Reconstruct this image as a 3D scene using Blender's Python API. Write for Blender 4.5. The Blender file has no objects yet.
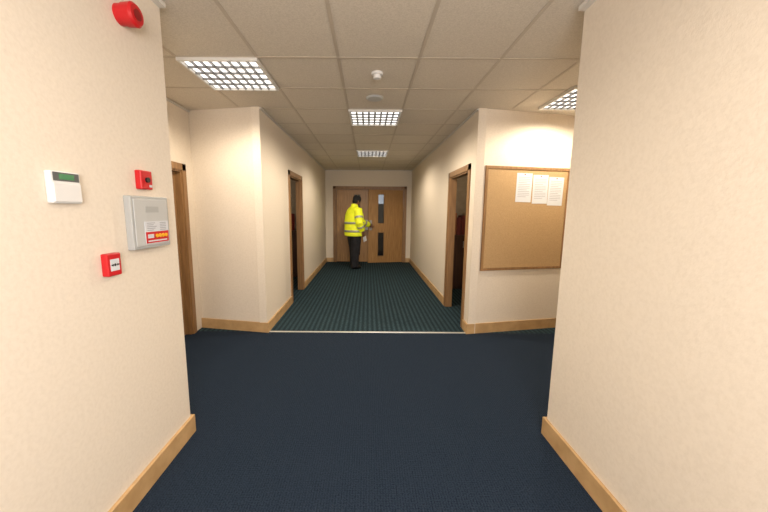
import bpy, bmesh, math, random
from mathutils import Vector, Matrix
random.seed(3)
scene=bpy.context.scene
COL=scene.collection
H=2.57; CAMZ=1.45

# ---------------------------------------------------------------- materials
def newmat(name):
    m=bpy.data.materials.new(name); m.use_nodes=True
    nt=m.node_tree; b=nt.nodes['Principled BSDF']
    return m,nt,b
def plain(name,col,rough=.5,metal=0,emit=None,es=0):
    m,nt,b=newmat(name)
    b.inputs['Base Color'].default_value=(*col,1)
    b.inputs['Roughness'].default_value=rough
    b.inputs['Metallic'].default_value=metal
    if emit:
        b.inputs['Emission Color'].default_value=(*emit,1)
        b.inputs['Emission Strength'].default_value=es
    return m
def noisy(name,c1,c2,scale=(1,1,1),nscale=20,rough=.7,bump=.1,bscale=None,detail=4,lo=.35,hi=.65,metal=0,dist=.002):
    m,nt,b=newmat(name)
    N=nt.nodes; L=nt.links
    tc=N.new('ShaderNodeTexCoord'); mp=N.new('ShaderNodeMapping')
    mp.inputs['Scale'].default_value=scale
    L.new(tc.outputs['Object'],mp.inputs['Vector'])
    no=N.new('ShaderNodeTexNoise'); no.inputs['Scale'].default_value=nscale; no.inputs['Detail'].default_value=detail
    L.new(mp.outputs[0],no.inputs['Vector'])
    cr=N.new('ShaderNodeValToRGB')
    cr.color_ramp.elements[0].position=lo; cr.color_ramp.elements[0].color=(*c1,1)
    cr.color_ramp.elements[1].position=hi; cr.color_ramp.elements[1].color=(*c2,1)
    L.new(no.outputs['Fac'],cr.inputs['Fac']); L.new(cr.outputs['Color'],b.inputs['Base Color'])
    b.inputs['Roughness'].default_value=rough; b.inputs['Metallic'].default_value=metal
    if bump:
        n2=N.new('ShaderNodeTexNoise'); n2.inputs['Scale'].default_value=bscale or nscale; n2.inputs['Detail'].default_value=3
        L.new(mp.outputs[0],n2.inputs['Vector'])
        bu=N.new('ShaderNodeBump'); bu.inputs['Strength'].default_value=bump; bu.inputs['Distance'].default_value=dist
        L.new(n2.outputs['Fac'],bu.inputs['Height']); L.new(bu.outputs[0],b.inputs['Normal'])
    return m

M_wall=noisy('wallpaper',(.705,.625,.525),(.75,.67,.57),nscale=60,rough=.8,bump=.28,bscale=95,detail=9,dist=.0025,lo=.3,hi=.6)
M_ceil=noisy('ceiling_tile',(.58,.53,.45),(.68,.625,.54),nscale=120,rough=.95,bump=.3,detail=3)
M_bar=plain('grid_bar',(.50,.44,.36),.6)
M_trim=plain('pale_wall_angle',(.68,.66,.62),.5)
M_oak=noisy('oak',(.45,.28,.125),(.57,.37,.18),scale=(1,1,1),nscale=8,rough=.45,bump=.05)
M_oakdoor=noisy('oak_door',(.27,.135,.045),(.46,.255,.095),scale=(22,22,1),nscale=3,rough=.4,bump=.05,lo=.3,hi=.7)
M_frame=noisy('oak_frame',(.22,.115,.045),(.31,.17,.07),scale=(12,12,1),nscale=3,rough=.45,bump=.05)
M_cork=noisy('cork',(.38,.245,.115),(.50,.335,.17),nscale=160,rough=.9,bump=.2)
M_glass=plain('dark_glass',(.012,.012,.014),.06)
M_steel=plain('brushed_steel',(.40,.40,.40),.4,1.0)
M_white=plain('white_plastic',(.72,.72,.72),.4)
M_grey=plain('grey_enclosure',(.40,.41,.41),.45)
M_lgrey=plain('light_grey_panel',(.50,.51,.51),.45)
M_red=plain('red_plastic',(.55,.010,.015),.35)
M_black=plain('black_plastic',(.012,.012,.012),.4)
M_dgrey=plain('dark_grey_plastic',(.09,.10,.10),.4)
M_lcd=plain('lcd',(.06,.20,.09),.2,emit=(.1,.5,.2),es=.08)
M_paper=plain('paper',(.62,.64,.68),.8)
M_ink=plain('ink',(.30,.31,.35),.8)
M_yellow=plain('yellow_button',(.85,.45,.02),.4)
M_strip=plain('threshold_metal',(.75,.75,.72),.35,.6)
M_lamp=plain('lamp_tube',(.9,.9,.9),.5,emit=(1,.96,.90),es=2.0)
M_tray=plain('reflector_tray',(.30,.30,.30),.35,.8)
M_louvre=plain('louvre',(.18,.18,.18),.35,.6)
M_lumframe=plain('luminaire_frame',(.7,.69,.66),.5)
M_dwall=noisy('room_wall_shade',(.30,.26,.21),(.36,.31,.25),nscale=10,rough=.9,bump=0)  # wall colour darkened so the side rooms look unlit
M_dwood=noisy('dark_wood',(.05,.022,.012),(.09,.04,.02),scale=(10,10,1),nscale=3,rough=.5,bump=.05)

def carpet(name,c1,c2,ribs,wx,wy,base=.25,ns=110):
    m,nt,b=newmat(name); N=nt.nodes; L=nt.links
    tc=N.new('ShaderNodeTexCoord')
    no=N.new('ShaderNodeTexNoise'); no.inputs['Scale'].default_value=ns; no.inputs['Detail'].default_value=3
    L.new(tc.outputs['Object'],no.inputs['Vector'])
    cr=N.new('ShaderNodeValToRGB')
    cr.color_ramp.elements[0].position=.38; cr.color_ramp.elements[0].color=(*c1,1)
    cr.color_ramp.elements[1].position=.66; cr.color_ramp.elements[1].color=(*c2,1)
    L.new(no.outputs['Fac'],cr.inputs['Fac'])
    out=cr.outputs['Color']
    w=N.new('ShaderNodeTexWave'); w.bands_direction='X'; w.inputs['Scale'].default_value=wx; w.inputs['Distortion'].default_value=.5; w.inputs['Detail Scale'].default_value=3
    L.new(tc.outputs['Object'],w.inputs['Vector'])
    w2=N.new('ShaderNodeTexWave'); w2.bands_direction='Y'; w2.inputs['Scale'].default_value=wy; w2.inputs['Distortion'].default_value=4.0; w2.inputs['Detail Scale'].default_value=6
    L.new(tc.outputs['Object'],w2.inputs['Vector'])
    mu=N.new('ShaderNodeMath'); mu.operation='MULTIPLY'
    L.new(w.outputs['Fac'],mu.inputs[0])
    ad=N.new('ShaderNodeMath'); ad.operation='MULTIPLY_ADD'; ad.inputs[1].default_value=1-base; ad.inputs[2].default_value=base
    L.new(w2.outputs['Fac'],ad.inputs[0]); L.new(ad.outputs[0],mu.inputs[1])
    mx=N.new('ShaderNodeMix'); mx.data_type='RGBA'
    L.new(mu.outputs[0],mx.inputs[0]); L.new(out,mx.inputs[6]); mx.inputs[7].default_value=(*ribs,1)
    L.new(mx.outputs[2],b.inputs['Base Color']); b.inputs['Roughness'].default_value=.95
    b.inputs['Specular IOR Level'].default_value=.12
    bu=N.new('ShaderNodeBump'); bu.inputs['Strength'].default_value=.5; bu.inputs['Distance'].default_value=.004
    a2=N.new('ShaderNodeMath'); a2.operation='ADD'; L.new(mu.outputs[0],a2.inputs[0]); L.new(no.outputs['Fac'],a2.inputs[1])
    L.new(a2.outputs[0],bu.inputs['Height']); L.new(bu.outputs[0],b.inputs['Normal'])
    return m
M_carpet=carpet('carpet_navy',(.004,.009,.019),(.022,.036,.062),(.021,.034,.056),22,22,.25,130)
M_carpet2=carpet('carpet_ribbed',(.005,.012,.018),(.021,.040,.052),(.045,.085,.104),5.2,8,.18)

# ---------------------------------------------------------------- helpers
def link(o): COL.objects.link(o); return o
def from_bm(name,bm,mat,smooth=False):
    me=bpy.data.meshes.new(name); bmesh.ops.recalc_face_normals(bm,faces=bm.faces[:]); bm.to_mesh(me); bm.free()
    if smooth:
        for p in me.polygons: p.use_smooth=True
    for m in (mat if isinstance(mat,(list,tuple)) else [mat]): me.materials.append(m)
    return link(bpy.data.objects.new(name,me))
def add_box(bm,x,y,z,mi=0):
    vs=[bm.verts.new((a,b,c)) for c in z for b in y for a in x]
    for f in ((0,1,3,2),(4,5,7,6),(0,1,5,4),(2,3,7,6),(0,2,6,4),(1,3,7,5)):
        fc=bm.faces.new([vs[i] for i in f]); fc.material_index=mi
def boxes(name,lst,mat,bevel=0):
    bm=bmesh.new()
    for b in lst: add_box(bm,*b)
    o=from_bm(name,bm,mat)
    if bevel:
        md=o.modifiers.new('b','BEVEL'); md.width=bevel; md.segments=2
    return o
def prism(name,poly,z0,z1,mat):
    bm=bmesh.new()
    a=[bm.verts.new((x,y,z0)) for x,y in poly]; b=[bm.verts.new((x,y,z1)) for x,y in poly]
    n=len(poly); bm.faces.new(a); bm.faces.new(b)
    for i in range(n): bm.faces.new((a[i],a[(i+1)%n],b[(i+1)%n],b[i]))
    return from_bm(name,bm,mat)
def cyl(bm,c,axis,r,h,n=32,r2=None):
    axis=Vector(axis).normalized(); q=axis.to_track_quat('Z','Y').to_matrix().to_4x4()
    M=Matrix.Translation(Vector(c)+axis*h/2)@q
    bmesh.ops.create_cone(bm,cap_ends=True,segments=n,radius1=r,radius2=r if r2 is None else r2,depth=h,matrix=M)
def struct(o,label,cat=None):
    o['kind']='structure'; o['label']=label; o['category']=cat or 'room'; return o
def recenter(o,loc):
    loc=Vector(loc); o.data.transform(Matrix.Translation(-loc)); o.location=loc; return o
def thing(name,label,cat,loc,group=None):
    e=bpy.data.objects.new(name,None); e.empty_display_size=.05; e.location=loc; link(e)
    e['label']=label; e['category']=cat
    if group: e['group']=group
    return e
def part(parent,o,label=None):
    o.parent=parent; o.matrix_parent_inverse=Matrix.Translation(-Vector(parent.location))
    if label: o['label']=label
    return o

# ---------------------------------------------------------------- shell
Y0=-1.6; YN=1.92; XL=-1.15; XR=1.175; YC=3.68; YE=9.08; CL=-1.2; CR=1.2
SL=-2.06; SR=2.75; WT=.09; RBY=.32
LA=(CL,YC); LB=(SL,3.84); RA=(CR,YC); RB=(SR,YC+RBY)
struct(boxes('floor',[((-3.0,3.4),(Y0-.2,3.70),(-.05,0))],M_carpet),'dark navy loop pile carpet in the lobby','floor')
struct(boxes('floor.001',[((-3.0,3.4),(3.70,11.4),(-.05,0))],M_carpet2),'ribbed blue-green entrance carpet in the corridor','floor')
struct(boxes('ceiling',[((-3.0,3.4),(Y0-.2,11.4),(H,H+.05))],M_ceil),'suspended ceiling of beige mineral fibre tiles','ceiling')

struct(boxes('wall_left',[((XL-.12,XL),(Y0,YN),(0,H))],M_wall),'cream wallpapered wall carrying alarm controls','wall')
struct(boxes('wall_right',[((XR,XR+.12),(Y0,YN),(0,H))],M_wall),'plain cream wallpapered wall','wall')
struct(boxes('wall_back',[((XL-.12,XR+.12),(Y0-.12,Y0),(0,H))],M_wall),'cream wall closing the passage','wall')
struct(boxes('wall_lobby_rear',[((SL-.12,XL-.12),(YN-.12,YN),(0,H)),((XR+.12,SR+.12),(YN-.12,YN),(0,H))],M_wall),'cream return walls of the lobby','wall')
def side_wall(name,x0,x1,ya,yb,o0,o1,zt,label):
    return struct(boxes(name,[((x0,x1),(ya,o0),(0,H)),((x0,x1),(o1,yb),(0,H)),((x0,x1),(o0,o1),(zt,H))],M_wall),label,'wall')
LZ,LLZ,RZ=1.99,1.89,1.95
side_wall('wall_lobby_left',SL-.12,SL,YN,3.86,2.74,3.62,LLZ,'cream lobby side wall with a doorway')
struct(boxes('wall_lobby_right',[((SR,SR+.12),(YN,6.4),(0,H))],M_wall),'cream lobby side wall','wall')
struct(prism('wall_front_left',[LA,LB,(SL,LB[1]+.10),(CL-WT,YC+.117),(CL-WT,YC+.0167),],0,H,M_wall),'cream wallpapered wall beside the corridor mouth','wall')
struct(prism('wall_front_right',[RA,RB,(SR,RB[1]+.10),(CR+WT,YC+.119),(CR+WT,YC+.0186)],0,H,M_wall),'cream wallpapered wall holding the notice board','wall')
LD=(4.95,5.80); RD=(3.91,4.80)
side_wall('wall_corridor_left',CL-WT,CL,YC+.001,YE,*LD,LZ,'cream corridor wall with a doorway')
side_wall('wall_corridor_right',CR,CR+WT,YC+.001,YE,*RD,RZ,'cream corridor wall with a doorway')
FX0,FX1=-.93,1.01
struct(boxes('wall_end',[((CL-WT,FX0),(YE,YE+.12),(0,H)),((FX1,CR+WT),(YE,YE+.12),(0,H)),((FX0,FX1),(YE,YE+.12),(2.07,H))],M_wall),'cream end wall around the double doors','wall')
struct(boxes('wall_office_right',[((CR+WT,SR),(6.3,6.4),(0,H))],M_dwall),'far wall of the side office, coloured dark for shade','wall')
struct(boxes('wall_office_left',[((-2.9,CL-WT),(7.3,7.4),(0,H)),((-3.0,-2.9),(3.9,7.4),(0,H)),((-2.9,-2.06),(3.86,3.96),(0,H))],M_dwall),'walls of the side office, coloured dark for shade','wall')
struct(boxes('wall_vestibule',[((-1.6,-1.5),(YE+.12,11.3),(0,H)),((1.5,1.6),(YE+.12,11.3),(0,H)),((-1.6,.2),(11.2,11.3),(0,H)),((1.2,1.5),(11.2,11.3),(0,H)),((.2,1.2),(11.2,11.3),(0,1.70)),((.2,1.2),(11.2,11.3),(2.1,H))],M_wall),'cream walls of the vestibule beyond the doors','wall')
struct(boxes('window_1',[((.2,1.2),(11.24,11.26),(1.70,2.1))],plain('daylight_pane',(.7,.75,.8),.2,emit=(.9,.93,1),es=1.0)),'bright daylight window pane in the vestibule','window')

def grid(name,x0,x1,y0,y1):
    bm=bmesh.new(); w=.011
    k=-12
    while -.23+.6*k<x1:
        x=-.23+.6*k
        if x>x0+.03 and x<x1-.03: add_box(bm,(x-w,x+w),(y0,y1),(H-.004,H-.0005))
        k+=1
    k=-12
    while 3.74+.6*k<y1:
        y=3.74+.6*k
        if y>y0+.03 and y<y1-.03: add_box(bm,(x0,x1),(y-w,y+w),(H-.0045,H-.001))
        k+=1
    return struct(from_bm(name,bm,M_bar),'painted metal ceiling grid bars','ceiling grid')
grid('trim_1',XL,XR,Y0,YN); grid('trim_2',SL,SR,YN+.002,YC-.002); grid('trim_3',CL,CR,YC,YE)
p=.022
struct(boxes('trim_4',[((XL,XL+.035),(Y0,YN),(H-.03,H-.007)),((XR-.035,XR),(Y0,YN),(H-.03,H-.007)),
  ((CL,CL+p),(YC,YE),(H-.02,H-.007)),((CR-p,CR),(YC,YE),(H-.02,H-.007)),((CL+p,CR-p),(YE-p,YE),(H-.02,H-.007)),
  ((SL,SL+p),(YN,LB[1]),(H-.02,H-.007))],M_trim),'pale painted wall angle around the ceiling','ceiling trim')

BH=.12; T=.02
def bb(name,lst,label='light oak skirting board along the wall'):
    return struct(boxes(name,lst,M_oak,.004),label,'baseboard')
bb('baseboard_left',[((XL,XL+T),(Y0,YN+T),(0,BH)),((XL-.12,XL),(YN,YN+T),(0,BH))])
bb('baseboard_right',[((XR-T,XR),(Y0,YN+T),(0,BH)),((XR,XR+.12),(YN,YN+T),(0,BH))])
struct(prism('baseboard_front_left',[(CL+T,YC-T),(SL,LB[1]-T),(SL,LB[1]),(CL,YC),(CL+T,YC)],0,BH,M_oak),'light oak skirting board along the wall','baseboard')
struct(prism('baseboard_front_right',[(CR-T,YC-T),(SR,RB[1]-T),(SR,RB[1]),(CR,YC),(CR-T,YC)],0,BH,M_oak),'light oak skirting board along the wall','baseboard')
bb('baseboard_corridor_left',[((CL,CL+T),(YC,LD[0]-.06),(0,BH)),((CL,CL+T),(LD[1]+.06,YE),(0,BH))])
bb('baseboard_corridor_right',[((CR-T,CR),(YC,RD[0]-.06),(0,BH)),((CR-T,CR),(RD[1]+.06,YE),(0,BH))])
bb('baseboard_end',[((CL+T,FX0-.06),(YE-T,YE),(0,BH)),((FX1+.06,CR-T),(YE-T,YE),(0,BH))])
struct(boxes('trim_5',[((CL+T,CR-T),(3.680,3.712),(0,.006))],M_strip,.002),'metal threshold strip between two carpets','threshold strip')

# ---------------------------------------------------------------- side doors
def side_door(n,x,s,y0,y1,zt,label,depth,open_in,ang=80,lm=None):
    lm=lm or M_oakdoor
    def X(a,b): return tuple(sorted((x+s*a,x+s*b)))
    j=.028
    fr=boxes('trim_%d'%(n+5),[
      (X(-.016,0),(y0-.06,y0+.01),(0,zt+.06)),(X(-.016,0),(y1-.01,y1+.06),(0,zt+.06)),(X(-.016,0),(y0-.06,y1+.06),(zt-.01,zt+.06)),
      (X(0,depth),(y0,y0+j),(0,zt)),(X(0,depth),(y1-j,y1),(0,zt)),(X(0,depth),(y0+j,y1-j),(zt-j,zt))],M_frame)
    struct(fr,'brown timber door frame and architrave','door frame')
    a,b=y0+j+.003,y1-j-.003; wd=b-a; zb=.006; zz=zt-j-.003
    def TX(p,q): return tuple(sorted((s*p,s*q)))
    g0,g1=.13,wd-.13; gt=zz-.15
    leaf=boxes('door_%d'%n,[(TX(0,.044),(0,g0),(zb,zz)),(TX(0,.044),(g1,wd),(zb,zz)),(TX(0,.044),(g0,g1),(zb,.25)),(TX(0,.044),(g0,g1),(1.0,1.14)),(TX(0,.044),(g0,g1),(gt,zz))],lm)
    struct(leaf,label,'door')
    def p(o,l): o.parent=leaf; o['label']=l
    p(boxes('glass_panel',[(TX(.018,.026),(g0,g1),(1.14,gt))],M_glass),'dark glass vision panel')
    p(boxes('glass_panel',[(TX(.018,.026),(g0,g1),(.25,1.0))],M_glass),'dark glass vision panel')
    bm=bmesh.new(); hy=wd-.06 if open_in else .06; q=-1 if open_in else 1
    cyl(bm,(0,hy,1.05),(-s,0,0),.026,.01); cyl(bm,(0,hy,1.05),(-s,0,0),.01,.05)
    add_box(bm,TX(-.05,-.032),tuple(sorted((hy-q*.01,hy+q*.12))),(1.04,1.06))
    p(from_bm('door_handle',bm,M_steel),'steel lever handle')
    if open_in:
        leaf.location=(x+s*(depth+.012),a,0); leaf.rotation_euler=(0,0,-s*math.radians(ang))
    else:
        leaf.location=(x+s*.06,a,0)
side_door(1,CL,-1,LD[0],LD[1],LZ,'brown glazed timber door standing open into a room',WT,True,88)
side_door(2,CR,1,RD[0],RD[1],RZ,'brown glazed timber door standing open into a room',WT,True,80)
side_door(3,SL,-1,2.74,3.62,LLZ,'brown glazed timber door in the lobby side wall',.12,False,lm=M_frame)

# low cabinets with binders glimpsed in the side rooms
def cabinet(x0,x1,y0,y1,label):
    t=thing('storage_cabinet',label,'cabinet',((x0+x1)/2,(y0+y1)/2,0)); hgt=1.02; xm=(x0+x1)/2
    part(t,boxes('cabinet_body',[((x0,x1),(y0+.02,y1),(.06,hgt-.025)),((x0+.02,x1-.02),(y0+.05,y1),(0,.06))],M_dwood))
    part(t,boxes('cabinet_top',[((x0-.01,x1+.01),(y0-.01,y1),(hgt-.025,hgt))],M_dwood,.003))
    for a,b,hx in ((x0+.005,xm-.003,xm-.05),(xm+.003,x1-.005,xm+.05)):
        d_=part(t,boxes('cabinet_door',[((a,b),(y0,y0+.02),(.07,hgt-.035))],M_dwood,.002))
        bm=bmesh.new(); cyl(bm,(hx,y0,.8),(0,-1,0),.005,.02,8); cyl(bm,(hx,y0,.9),(0,-1,0),.005,.02,8); cyl(bm,(hx,y0-.02,.79),(0,0,1),.006,.12,10)
        h_=from_bm('door_pull',bm,M_steel); h_.parent=d_
cabinet(1.36,2.26,5.90,6.29,'dark wooden low cabinet inside the side office')
cabinet(-2.5,-1.5,6.90,7.29,'dark wooden low cabinet inside the other side office')
cols=[plain('binder_red',(.36,.03,.025),.5),plain('binder_cream',(.45,.36,.25),.5),plain('binder_maroon',(.14,.02,.02),.5),plain('binder_brown',(.30,.11,.05),.5)]
nm=['red','cream','maroon','brown']; grp=['binders on the office cabinet','binders on the other office cabinet']
for g,(bx,by,n) in enumerate(((1.40,5.99,8),(-2.30,6.99,8))):
    for i in range(n):
        k=(i*3+(i//2))%4; h_=.32+.04*(i%3)
        o=boxes('binder',[((-.036,.036),(-.13,.13),(0,h_))],cols[k],.004); o.location=(bx+.04+i*.082,by+.1,1.021)
        o['label']='upright %s office binder on the dark cabinet'%nm[k]; o['category']='binder'; o['group']=grp[g]

# double doors
zt=2.07
struct(boxes('trim_9',[((FX0-.06,FX0+.01),(YE-.018,YE),(0,zt+.06)),((FX1-.01,FX1+.06),(YE-.018,YE),(0,zt+.06)),((FX0-.06,FX1+.06),(YE-.018,YE),(zt-.01,zt+.06)),
  ((FX0,FX0+.035),(YE,YE+.12),(0,zt)),((FX1-.035,FX1),(YE,YE+.12),(0,zt)),((FX0+.035,FX1-.035),(YE,YE+.12),(zt-.035,zt))],M_frame),'brown timber frame around the double doors','door frame')
gm=plain('clear_pane',(.40,.42,.43),.05); bb_=gm.node_tree.nodes['Principled BSDF']; bb_.inputs['Transmission Weight'].default_value=.9; bb_.inputs['IOR'].default_value=1.05
def fire_leaf(n,hinge,width,s,ang,panes):
    def X(a,b): return tuple(sorted((s*a,s*b)))
    zz=zt-.035-.004; zb=.006; y=(0,.044)
    g0,g1=panes
    leaf=boxes('door_%d'%n,[(X(.003,g0),y,(zb,zz)),(X(g1,width),y,(zb,zz)),(X(g0,g1),y,(zb,.2)),(X(g0,g1),y,(.85,1.12)),(X(g0,g1),y,(1.9,zz))],M_oakdoor)
    leaf.location=hinge; leaf.rotation_euler=(0,0,ang)
    struct(leaf,'oak fire door leaf with two narrow vision panels','door')
    def p(o,l): o.parent=leaf; o['label']=l
    p(boxes('glass_panel',[(X(g0,g1),(.018,.026),(1.12,1.9))],gm),'clear wired vision panel')
    p(boxes('glass_panel',[(X(g0,g1),(.018,.026),(.2,.85))],M_glass),'dark vision panel')
    bm=bmesh.new(); f=.014
    for za,zc in ((1.12,1.9),(.2,.85)):
        add_box(bm,X(g0-f,g0),(-.008,0),(za-f,zc+f)); add_box(bm,X(g1,g1+f),(-.008,0),(za-f,zc+f))
        add_box(bm,X(g0,g1),(-.008,0),(za-f,za)); add_box(bm,X(g0,g1),(-.008,0),(zc,zc+f))
    p(from_bm('glazing_bead',bm,M_frame),'brown glazing bead')
    bm=bmesh.new(); hx=s*(width-.07)
    add_box(bm,(hx-.035,hx+.035),(-.003,0),(.92,1.20))
    cyl(bm,(hx,-.003,.95),(0,-1,0),.009,.055,12); cyl(bm,(hx,-.003,1.17),(0,-1,0),.009,.055,12)
    cyl(bm,(hx,-.055,.93),(0,0,1),.011,.26,16)
    p(from_bm('pull_handle',bm,M_steel),'steel pull handle on a plate')
    return leaf
AJ=math.radians(12)
leafR=fire_leaf(4,(FX1-.035,YE+.03,0),.995,-1,AJ,(.555,.715))
leafL=fire_leaf(5,(FX0+.035,YE+.032,0),.925,1,0,(.50,.66))

# ---------------------------------------------------------------- luminaires
def luminaire(x0,y0,label,energy):
    t=thing('ceiling_light',label,'ceiling light',(x0+.3,y0+.3,H),'recessed louvred ceiling lights')
    z0=H-.028; z1=H-.0005; w=.018; x1=x0+.6; y1=y0+.6
    part(t,boxes('light_frame',[((x0,x1),(y0,y0+w),(z0,z1)),((x0,x1),(y1-w,y1),(z0,z1)),((x0,x0+w),(y0+w,y1-w),(z0,z1)),((x1-w,x1),(y0+w,y1-w),(z0,z1))],M_lumframe))
    part(t,boxes('reflector_tray',[((x0+w,x1-w),(y0+w,y1-w),(H-.0075,H-.005))],M_tray),'silver reflector tray')
    n=8; W_=(.6-2*w)
    for i in range(n):
        a=x0+w+W_*(i+.5)/n
        bm=bmesh.new(); add_box(bm,(a-.024,a+.024),(y0+w+.01,y1-w-.01),(H-.0115,H-.0075))
        part(t,from_bm('lamp_tube',bm,M_lamp),'glowing fluorescent tube')
    bm=bmesh.new()
    for i in range(1,n):
        a=x0+w+W_*i/n; add_box(bm,(a-.004,a+.004),(y0+w,y1-w),(z0+.002,H-.012))
    for i in range(1,5):
        a=y0+w+W_*i/5; add_box(bm,(x0+w,x1-w),(a-.006,a+.006),(z0+.001,H-.012))
    part(t,from_bm('louvre',bm,M_louvre),'silver louvre grid')
    ld=bpy.data.lights.new('lamp','SPOT'); ld.energy=energy; ld.spot_size=math.radians(172); ld.spot_blend=.5; ld.shadow_soft_size=.02; ld.color=(1,.86,.67)
    lo=link(bpy.data.objects.new('lamp',ld)); lo.location=(x0+.3,y0+.3,H-.06); part(t,lo)
L_='square louvred fluorescent ceiling light, switched on'
luminaire(-.23,3.74,L_,98)
luminaire(-.23,6.14,L_,84)
luminaire(-1.43,2.54,L_,80)
luminaire(1.83,3.04,L_,80)
luminaire(-.23,.14,L_,18)  # extra fitting above the view, added as fill for the near walls

def lathe(bm,c,prof,n=32):
    rings=[]
    for r,z in prof:
        rings.append([bm.verts.new((c[0]+r*math.cos(2*math.pi*i/n),c[1]+r*math.sin(2*math.pi*i/n),c[2]+z)) for i in range(n)])
    for a,b in zip(rings,rings[1:]):
        for i in range(n): bm.faces.new((a[i],a[(i+1)%n],b[(i+1)%n],b[i]))
    bm.faces.new(rings[0]); bm.faces.new(rings[-1])
t=thing('smoke_detector','white round smoke detector on the ceiling tile','smoke detector',(.065,2.80,H))
bm=bmesh.new(); lathe(bm,(.065,2.80,H),[(.048,-.0005),(.048,-.013),(.043,-.019)]); part(t,from_bm('detector_base',bm,M_white,False))
bm=bmesh.new(); lathe(bm,(.065,2.80,H),[(.030,-.019),(.028,-.034),(.034,-.036),(.032,-.045),(.018,-.05)]); part(t,from_bm('detector_head',bm,M_white,False))
bm=bmesh.new(); lathe(bm,(.055,3.38,H),[(.085,-.0005),(.085,-.008),(.07,-.016),(.03,-.018)])
o=from_bm('ceiling_vent',bm,M_lgrey); recenter(o,(.055,3.38,H)); o['label']='low round grey vent disc on the ceiling tile'; o['category']='ceiling vent'

# ---------------------------------------------------------------- wall devices
W=XL
t=thing('fire_alarm_control_box','grey fire alarm control box with red label and buttons','fire alarm',(W,1.65,1.25))
ya,yb,za,zb=1.52,1.80,1.255,1.515
part(t,boxes('enclosure',[((W,W+.034),(ya,yb),(za,zb))],M_grey,.004))
part(t,boxes('front_cover',[((W+.034,W+.038),(ya+.014,yb-.014),(za+.014,zb-.014))],M_lgrey,.002),'lighter grey front cover')
f=W+.038
part(t,boxes('control_label',[((f,f+.002),(ya+.075,yb-.02),(za+.022,zb-.125))],M_paper),'white control label')
part(t,boxes('red_label',[((f+.002,f+.003),(ya+.078,yb-.023),(za+.025,za+.082))],M_red),'red label strip')
for i in range(4):
    bm=bmesh.new(); cyl(bm,(f+.003,ya+.158+i*.025,za+.060),(1,0,0),.010,.004,12)
    part(t,from_bm('push_button',bm,M_yellow),'amber button')
part(t,boxes('white_strip',[((f+.003,f+.0035),(ya+.09,ya+.135),(za+.050,za+.070))],M_paper),'white strip')
part(t,boxes('white_strip',[((f+.003,f+.0035),(ya+.09,yb-.04),(za+.032,za+.039))],M_paper),'white strip')
bm=bmesh.new()
for i in range(5):
    add_box(bm,(f+.002,f+.0028),(ya+.09,ya+.09+.05+.012*(i%3)),(za+.089+i*.009,za+.092+i*.009))
    add_box(bm,(f+.002,f+.0028),(ya+.19,ya+.24),(za+.089+i*.009,za+.092+i*.009))
part(t,from_bm('printed_legend',bm,M_ink),'small grey printed lines')
part(t,boxes('indicator_window',[((f,f+.0015),(ya+.09,yb-.09),(zb-.080,zb-.050))],M_grey),'grey indicator window')
ky=1.158
t=thing('alarm_keypad','white intruder alarm keypad with small green display','keypad',(W,ky+.055,1.470))
part(t,boxes('keypad_body',[((W,W+.025),(ky,ky+.12),(1.470,1.587))],M_white,.006))
part(t,boxes('display_surround',[((W+.025,W+.027),(ky+.008,ky+.112),(1.551,1.582))],M_dgrey,.001),'dark grey display surround')
part(t,boxes('display',[((W+.027,W+.028),(ky+.030,ky+.09),(1.557,1.576))],M_lcd),'green display')
part(t,boxes('keypad_flap',[((W+.025,W+.029),(ky+.005,ky+.115),(1.476,1.543))],M_white,.002),'white flip-down flap')
def redbox(nm,label,ya,yb,za,zb,d):
    t=thing(nm,label,'fire alarm device',(W,(ya+yb)/2,za))
    part(t,boxes('housing',[((W,W+d),(ya,yb),(za,zb))],M_red,.005)); return t
t=redbox('fire_call_point','red break-glass call point with white centre',1.358,1.435,1.158,1.258,.030)
f=W+.032; cy=1.396; cz=1.207
part(t,boxes('break_glass',[((W+.030,f),(cy-.024,cy+.024),(cz-.026,cz+.026))],M_paper),'white break-glass pane')
bm=bmesh.new(); cyl(bm,(f,cy,cz),(1,0,0),.006,.001,16); part(t,from_bm('call_symbol',bm,M_black),'black dot symbol')
for s_ in (-1,1):
    bm=bmesh.new(); yy=cy+s_*.016
    pts=[(yy-s_*.009,cz),(yy-s_*.002,cz+.007),(yy-s_*.002,cz+.003),(yy+s_*.006,cz+.003),(yy+s_*.006,cz-.003),(yy-s_*.002,cz-.003),(yy-s_*.002,cz-.007)]
    bm.faces.new([bm.verts.new((f+.001,a,b)) for a,b in pts]); part(t,from_bm('call_symbol',bm,M_black),'black arrow symbol')
t=redbox('key_switch_box','small red switch box with round key lock',1.610,1.693,1.550,1.643,.032)
bm=bmesh.new(); cyl(bm,(W+.032,1.650,1.597),(1,0,0),.013,.010,20); part(t,from_bm('key_lock',bm,M_black),'dark key lock')
part(t,boxes('switch_label',[((W+.032,W+.033),(1.666,1.686),(1.562,1.574))],M_paper),'white label')
SY,SZ=1.61,2.335
t=thing('fire_alarm_sounder','round red fire alarm sounder high on the wall','alarm sounder',(W,SY,SZ))
bm=bmesh.new(); cyl(bm,(W,SY,SZ),(1,0,0),.044,.03,40); part(t,from_bm('sounder_base',bm,M_red,False))
bm=bmesh.new(); cyl(bm,(W+.03,SY,SZ),(1,0,0),.048,.042,40,.051); cyl(bm,(W+.072,SY,SZ),(1,0,0),.051,.010,40,.042); part(t,from_bm('sounder_head',bm,M_red,False))
bm=bmesh.new(); cyl(bm,(W+.082,SY,SZ),(1,0,0),.024,.003,32); part(t,from_bm('sounder_grille',bm,plain('dark_red',(.25,.004,.006),.4)),'dark red grille')

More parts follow.
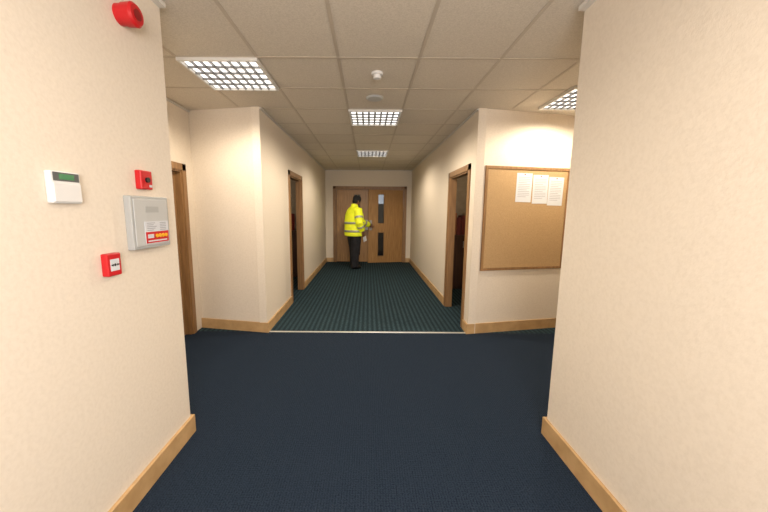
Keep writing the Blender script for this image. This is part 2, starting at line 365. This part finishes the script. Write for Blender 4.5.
# ---------------------------------------------------------------- notice board
d=Vector((SR-CR,RBY,0)).normalized(); nrm=Vector((d.y,-d.x,0))
Mw=Matrix(((d.x,-nrm.x,0,CR),(d.y,-nrm.y,0,YC),(0,0,1,0),(0,0,0,1)))
def onwall(o): o.data.transform(Mw); return o
t=thing('notice_board','oak-framed cork notice board with pinned sheets','notice board',Mw@Vector((.73,0,.76)))
a,b,z0,z1=.115,1.225,.765,1.965; w=.03
part(t,onwall(boxes('board_frame',[((a,b),(-.022,0),(z0,z0+w)),((a,b),(-.022,0),(z1-w,z1)),((a,a+w),(-.022,0),(z0+w,z1-w)),((b-w,b),(-.022,0),(z0+w,z1-w))],M_frame)),'brown timber frame')
part(t,onwall(boxes('cork_panel',[((a+w,b-w),(-.012,0),(z0+w,z1-w))],M_cork)),'tan cork surface')
for i,(s0,zb_,tilt) in enumerate(((.515,1.565,.01),(.730,1.55,-.01),(.945,1.53,.015))):
    tt=thing('paper_notice','white printed sheet pinned to the cork board','paper',Mw@Vector((s0+.1,-.013,zb_)),'notices on the board')
    hh=.33; ww=.203
    R=Matrix.Translation((s0+ww/2,0,zb_+hh))@Matrix.Rotation(tilt,4,'Y')@Matrix.Translation((-(s0+ww/2),0,-(zb_+hh)))
    o=boxes('sheet',[((s0,s0+ww),(-.0145,-.0125),(zb_,zb_+hh))],M_paper); o.data.transform(R); part(tt,onwall(o))
    bm=bmesh.new()
    for k in range(12):
        q=.15-(.04 if k%4==3 else 0)
        add_box(bm,(s0+.025,s0+.025+q),(-.0152,-.0146),(zb_+hh-.05-k*.02,zb_+hh-.0455-k*.02))
    o=from_bm('printed_text',bm,M_ink); o.data.transform(R); part(tt,onwall(o),'faint grey printed lines')
    bm=bmesh.new(); cyl(bm,(s0+ww/2,-.0145,zb_+hh-.015),(0,-1,0),.006,.008,12); o=from_bm('push_pin',bm,M_red); part(tt,onwall(o),'red push pin')

# ---------------------------------------------------------------- person
def tube(bm,pts,radii,ref=(1,0,0),n=16):
    pts=[Vector(p) for p in pts]; ref=Vector(ref); rings=[]
    for i,p in enumerate(pts):
        tg=(pts[min(i+1,len(pts)-1)]-pts[max(i-1,0)]).normalized()
        s=(ref-tg*ref.dot(tg))
        if s.length<1e-3: s=Vector((0,1,0))-tg*tg.y
        s.normalize(); u=tg.cross(s)
        r=radii[i]; ra,rb=(r if isinstance(r,tuple) else (r,r))
        rings.append([bm.verts.new(p+s*ra*math.cos(2*math.pi*k/n)+u*rb*math.sin(2*math.pi*k/n)) for k in range(n)])
    for a,b in zip(rings,rings[1:]):
        for k in range(n): bm.faces.new((a[k],a[(k+1)%n],b[(k+1)%n],b[k]))
    bm.faces.new(rings[0]); bm.faces.new(rings[-1])
def ball(bm,c,r,seg=20):
    M=Matrix.Translation(c)@Matrix.Diagonal((*r,1)); bmesh.ops.create_uvsphere(bm,u_segments=seg,v_segments=seg//2+2,radius=1,matrix=M)
def solid(name,bm,mat,vox,it=3):
    o=from_bm(name,bm,mat)
    r=o.modifiers.new('r','REMESH'); r.mode='VOXEL'; r.voxel_size=vox; r.use_smooth_shade=True
    s=o.modifiers.new('s','SMOOTH'); s.iterations=it; s.factor=.5
    dg=bpy.context.evaluated_depsgraph_get()
    me=bpy.data.meshes.new_from_object(o.evaluated_get(dg)); o.modifiers.clear(); o.data=me
    me.materials.clear(); me.materials.append(mat)
    for p_ in me.polygons: p_.use_smooth=True
    return o
P=Vector((-.35,8.06,0)); HEAD=math.radians(52)
leafM=Matrix.Translation((FX1-.035,YE+.03,0))@Matrix.Rotation(AJ,4,'Z')
Hw=leafM@Vector((-(.995-.07),-.055,1.03))
toLocal=Matrix.Rotation(HEAD,4,'Z')@Matrix.Translation(-P)
Hl=toLocal@Hw
M_skin=noisy('skin',(.16,.075,.045),(.20,.10,.06),nscale=20,rough=.5,bump=0)
M_hv=noisy('hi_vis_yellow',(.72,.80,.015),(.90,.95,.03),nscale=9,rough=.6,bump=.6,bscale=14,dist=.02)
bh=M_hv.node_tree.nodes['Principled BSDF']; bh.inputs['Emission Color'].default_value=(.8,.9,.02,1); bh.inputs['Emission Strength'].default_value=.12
M_refl=plain('reflective_tape',(.36,.38,.34),.4,.2)
M_trous=noisy('dark_trousers',(.006,.006,.009),(.014,.014,.02),nscale=12,rough=.9,bump=.4,bscale=10,dist=.01)
M_cap=noisy('black_knit',(.006,.006,.007),(.014,.014,.015),nscale=60,rough=.9,bump=.3)
shL=Vector((-.19,.12,1.45)); shR=Vector((.205,-.03,1.46))
v=(Hl-shL); dist=v.length; dirn=v.normalized()
wrL=Hl-dirn*.085; elL=(shL+wrL)/2+Vector((-.03,-.03,-.09))
elR=Vector((.31,-.07,1.17)); wrR=Vector((.26,.06,.95))
def hand(bm,wr,fd,side,palmn,curl,tl=1):
    fd=fd.normalized(); side=(side-fd*side.dot(fd)).normalized(); pn=(palmn-fd*palmn.dot(fd)-side*palmn.dot(side)).normalized()
    tube(bm,[wr-fd*.03,wr+fd*.01,wr+fd*.05,wr+fd*.088],[(.026,.020),(.030,.018),(.041,.017),(.040,.014)],ref=side,n=14)
    for i,(off,ln) in enumerate(((.029,.070),(.010,.078),(-.009,.072),(-.028,.056))):
        p0=wr+fd*.078+side*off; pts=[p0]; ang=0; dcur=fd
        for k,fr in enumerate((.42,.33,.25)):
            ang+=curl*(0.8 if k==0 else 1)
            dcur=fd*math.cos(ang)+pn*math.sin(ang)
            pts.append(pts[-1]+dcur*ln*fr*1.25)
        tube(bm,pts,[.0095,.009,.0082,.0065],ref=side,n=8)
    b0=wr+fd*.025+side*.028; b1=b0+side*.028+fd*.022+pn*.012; b2=b1+fd*.026+pn*.02+side*.004; b3=b2+fd*.018+pn*.016-side*.004
    tube(bm,[b0,b1,b2,b3],[.013,.012,.0105,.008],ref=fd,n=8)
bm=bmesh.new()
tube(bm,[(0,0,.86),(0,0,.96),(0,0,1.1),(0,.01,1.3),(0,.0,1.43),(0,.0,1.50)],[(.14,.10),(.165,.115),(.145,.10),(.17,.115),(.18,.10),(.08,.07)])
hb=bmesh.new()
tube(hb,[(0,-.005,1.50),(0,.005,1.55),(0,.02,1.63)],[.060,.056,.056])
hc=Vector((0,.03,1.695))
ball(hb,hc+Vector((0,-.008,.025)),(.077,.098,.098)); ball(hb,hc+Vector((0,.022,-.035)),(.058,.070,.078)); ball(hb,hc+Vector((0,.062,-.085)),(.026,.026,.024))
tube(hb,[hc+Vector((0,.085,.022)),hc+Vector((0,.108,-.012)),hc+Vector((0,.092,-.024))],[.008,.014,.011],n=8)
for s_ in (-1,1):
    ball(hb,hc+Vector((s_*.078,-.005,-.005)),(.011,.020,.032),12)
    ball(hb,hc+Vector((s_*.032,.080,.032)),(.022,.012,.008),10)
tube(hb,[hc+Vector((-.022,.084,-.050)),hc+Vector((0,.092,-.050)),hc+Vector((.022,.084,-.050))],[.007,.010,.007],n=8)
BOW=Matrix.Translation((0,0,1.585))@Matrix.Rotation(math.radians(-22),4,'X')@Matrix.Translation((0,0,-1.56))
hb.transform(BOW); tm=bpy.data.meshes.new('tmp'); hb.to_mesh(tm); hb.free(); bm.from_mesh(tm); bpy.data.meshes.remove(tm)
tube(bm,[shL+Vector((.05,-.03,.0)),shL,(shL+elL)/2,elL,(elL+wrL)/2,wrL],[.055,.058,.048,.042,.038,.027])
tube(bm,[shR+Vector((-.05,0,.0)),shR,(shR+elR)/2,elR,(elR+wrR)/2,wrR],[.055,.058,.048,.042,.038,.027])
hand(bm,wrL,dirn,Vector((0,0,1)),Vector((1,0,0)),.75)
fdR=Vector((.0,.25,-1)).normalized()
hand(bm,wrR,fdR,Vector((0,1,.2)),Vector((-1,0,0)),.55)
legs=[(-.11,.06),(.11,-.06)]
for x,y in legs:
    tube(bm,[(x*.8,0,.93),(x*.95,y*.3,.78),(x,y*.7+.015,.50),(x,y-.005,.34),(x,y-.01,.09)],[.09,.088,.058,.056,.04])
    tube(bm,[(x,y-.05,.045),(x,y+.05,.045),(x,y+.16,.03)],[(.035,.035),(.042,.032),(.035,.022)])
person=solid('person',bm,M_skin,.0065,2)
person['category']='person'
person['label']='person in yellow high-visibility jacket and black hat, reaching for door'
R=Matrix.Translation(P)@Matrix.Rotation(-HEAD,4,'Z')
person.matrix_world=R
def wear(o,label=None):
    o.parent=person
    if label: o['label']=label
TAB=[(.83,.265,.235),(.95,.270,.24),(1.08,.26,.235),(1.22,.275,.23),(1.36,.27,.205),(1.47,.235,.155)]
def torso_r(z):
    for (z0_,a0,b0),(z1_,a1,b1) in zip(TAB,TAB[1:]):
        if z0_<=z<=z1_:
            f=(z-z0_)/(z1_-z0_); return (a0+(a1-a0)*f,b0+(b1-b0)*f)
    return TAB[0][1:]
bm=bmesh.new()
zs=[.83,.95,1.08,1.22,1.36,1.47,1.53,1.56]
rr=[torso_r(z) for z in zs[:6]]+[(.16,.115),(.09,.085)]
tube(bm,[(0,0,z) for z in zs],rr,n=28)
tube(bm,[(0,-.005,1.50),(0,.002,1.56),(0,.014,1.615)],[(.095,.092),(.090,.090),(.082,.086)],n=20)
def along(a,b,c,t):
    return a.lerp(b,t*2) if t<.5 else b.lerp(c,(t-.5)*2)
SLV=[(0,.110),(.25,.104),(.5,.095),(.75,.086),(.95,.072)]
for sh,el,wr in ((shL,elL,wrL),(shR,elR,wrR)):
    pts=[sh+Vector((-math.copysign(.07,sh.x),-.03,.0))]+[along(sh,el,wr,t_) for t_,_ in SLV]
    tube(bm,pts,[.09]+[r for _,r in SLV],n=18)
jk=solid('jacket',bm,M_hv,.012,4); wear(jk,'yellow high-visibility jacket')
def band_t(z,h,extra=.006):
    bm=bmesh.new(); n=40; rings=[]
    for zz,e in ((z,-.02),(z,extra),(z+h,extra),(z+h,-.02)):
        a_,b_=torso_r(zz); rings.append([bm.verts.new(((a_+e)*math.cos(2*math.pi*k/n),(b_+e)*math.sin(2*math.pi*k/n),zz)) for k in range(n)])
    for a_,b_ in zip(rings,rings[1:]):
        for k in range(n): bm.faces.new((a_[k],a_[(k+1)%n],b_[(k+1)%n],b_[k]))
    o=from_bm('reflective_band',bm,M_refl,True); wear(o,'silver reflective band')
band_t(.93,.05); band_t(1.13,.05)
for sh,el,wr in ((shL,elL,wrL),(shR,elR,wrR)):
    for t0,r0 in ((.26,.1035),(.66,.0895)):
        bm=bmesh.new(); q=[along(sh,el,wr,t0+k*.02) for k in range(5)]
        tube(bm,q,[r0+.003]*5,n=20); wear(from_bm('reflective_band',bm,M_refl,True),'silver reflective band')
bm=bmesh.new()
tube(bm,[(0,0,.98),(0,0,.90),(0,0,.82)],[(.19,.145),(.20,.155),(.18,.15)],n=24)
for x,y in legs:
    tube(bm,[(x*.85,0,.90),(x*.95,y*.3,.76),(x,y*.7+.012,.50),(x,y,.34),(x,y,.12),(x,y+.005,.06)],[.125,.128,.110,.102,.095,.098],n=18)
wear(solid('trousers',bm,M_trous,.012,3),'dark trousers')
for x,y in legs:
    bm=bmesh.new()
    tube(bm,[(x,y-.085,.045),(x,y-.06,.05),(x,y,.055),(x,y+.08,.045),(x,y+.16,.035),(x,y+.195,.03)],[(.03,.035),(.042,.05),(.046,.055),(.052,.045),(.048,.035),(.03,.025)],n=16)
    tube(bm,[(x,y-.02,.04),(x,y-.02,.13)],[(.048,.055),(.045,.05)],n=16)
    o=solid('shoe',bm,plain('black_leather',(.01,.01,.01),.35),.009,2)
    zmin=min(v.co.z for v in o.data.vertices)
    for vv in o.data.vertices: vv.co.z=max(vv.co.z-zmin,0)
    wear(o,'black leather shoe')
bm=bmesh.new(); tube(bm,[hc+Vector((0,-.018,-.005)),hc+Vector((0,-.012,.045)),hc+Vector((0,-.008,.085)),hc+Vector((0,-.008,.118)),hc+Vector((0,-.01,.142))],[(.088,.104),(.093,.113),(.086,.106),(.062,.080),(.024,.03)],n=24)
bm.transform(BOW); wear(solid('hat',bm,M_cap,.007,3),'black knitted hat')
bm=bmesh.new(); ball(bm,hc+Vector((0,-.045,-.02)),(.080,.064,.078)); bm.transform(BOW); wear(from_bm('hair',bm,M_cap,True),'short black hair')
for s_ in (-1,1):
    bm=bmesh.new(); ball(bm,hc+Vector((s_*.032,.083,.012)),(.012,.006,.007),12); bm.transform(BOW); wear(from_bm('eye',bm,plain('eye_dark',(.03,.02,.015),.2),True),'dark eye')
pc=R@(wrR+fdR*.16+Vector((-.02,.05,-.02)))
o=boxes('folded_paper',[((-.002,.002),(-.065,.065),(-.08,.045))],M_paper); o.matrix_world=Matrix.Translation(pc)@Matrix.Rotation(-HEAD+.3,4,'Z')@Matrix.Rotation(.3,4,'X')
o['label']='folded white paper held at the thigh'; o['category']='paper'

# ---------------------------------------------------------------- lights / world
w=bpy.data.worlds.new('world'); scene.world=w; w.use_nodes=True
w.node_tree.nodes['Background'].inputs[0].default_value=(.9,.93,1,1); w.node_tree.nodes['Background'].inputs[1].default_value=.3
def lamp(kind,nm,e,loc,**k):
    ld=bpy.data.lights.new(nm,kind); ld.energy=e
    for a,b in k.items():
        if a!='rot': setattr(ld,a,b)
    lo=link(bpy.data.objects.new(nm,ld)); lo.location=loc
    if 'rot' in k: lo.rotation_euler=k['rot']
lamp('POINT','vestibule_fill',5,(-.8,10.2,2.2),shadow_soft_size=.1)  # unseen point light added to brighten the space behind the doors
lamp('POINT','office_fill',9,(2.2,5.0,2.3),shadow_soft_size=.1,color=(1,.8,.55))  # unseen point light added so the office contents show
lamp('POINT','office_fill',10,(-2.2,5.8,2.3),shadow_soft_size=.1,color=(1,.8,.55))  # same added fill for the other office
lamp('AREA','rear_fill',92,(.30,-1.1,1.70),size=1.2,color=(1,.945,.90),rot=(math.radians(80),0,math.radians(9)))  # fill light added behind the camera to brighten the near walls

# ---------------------------------------------------------------- camera
cd=bpy.data.cameras.new('camera'); cam=link(bpy.data.objects.new('camera',cd))
cd.sensor_width=36; cd.lens=36*320/768; cd.shift_x=16/768; cd.clip_start=.02
cam.matrix_world=Matrix.Translation((0,0,CAMZ))@Matrix.Rotation(math.radians(90-8.0),4,'X')@Matrix.Rotation(math.radians(.4),4,'Z')
scene.camera=cam
scene.view_settings.view_transform='Standard'
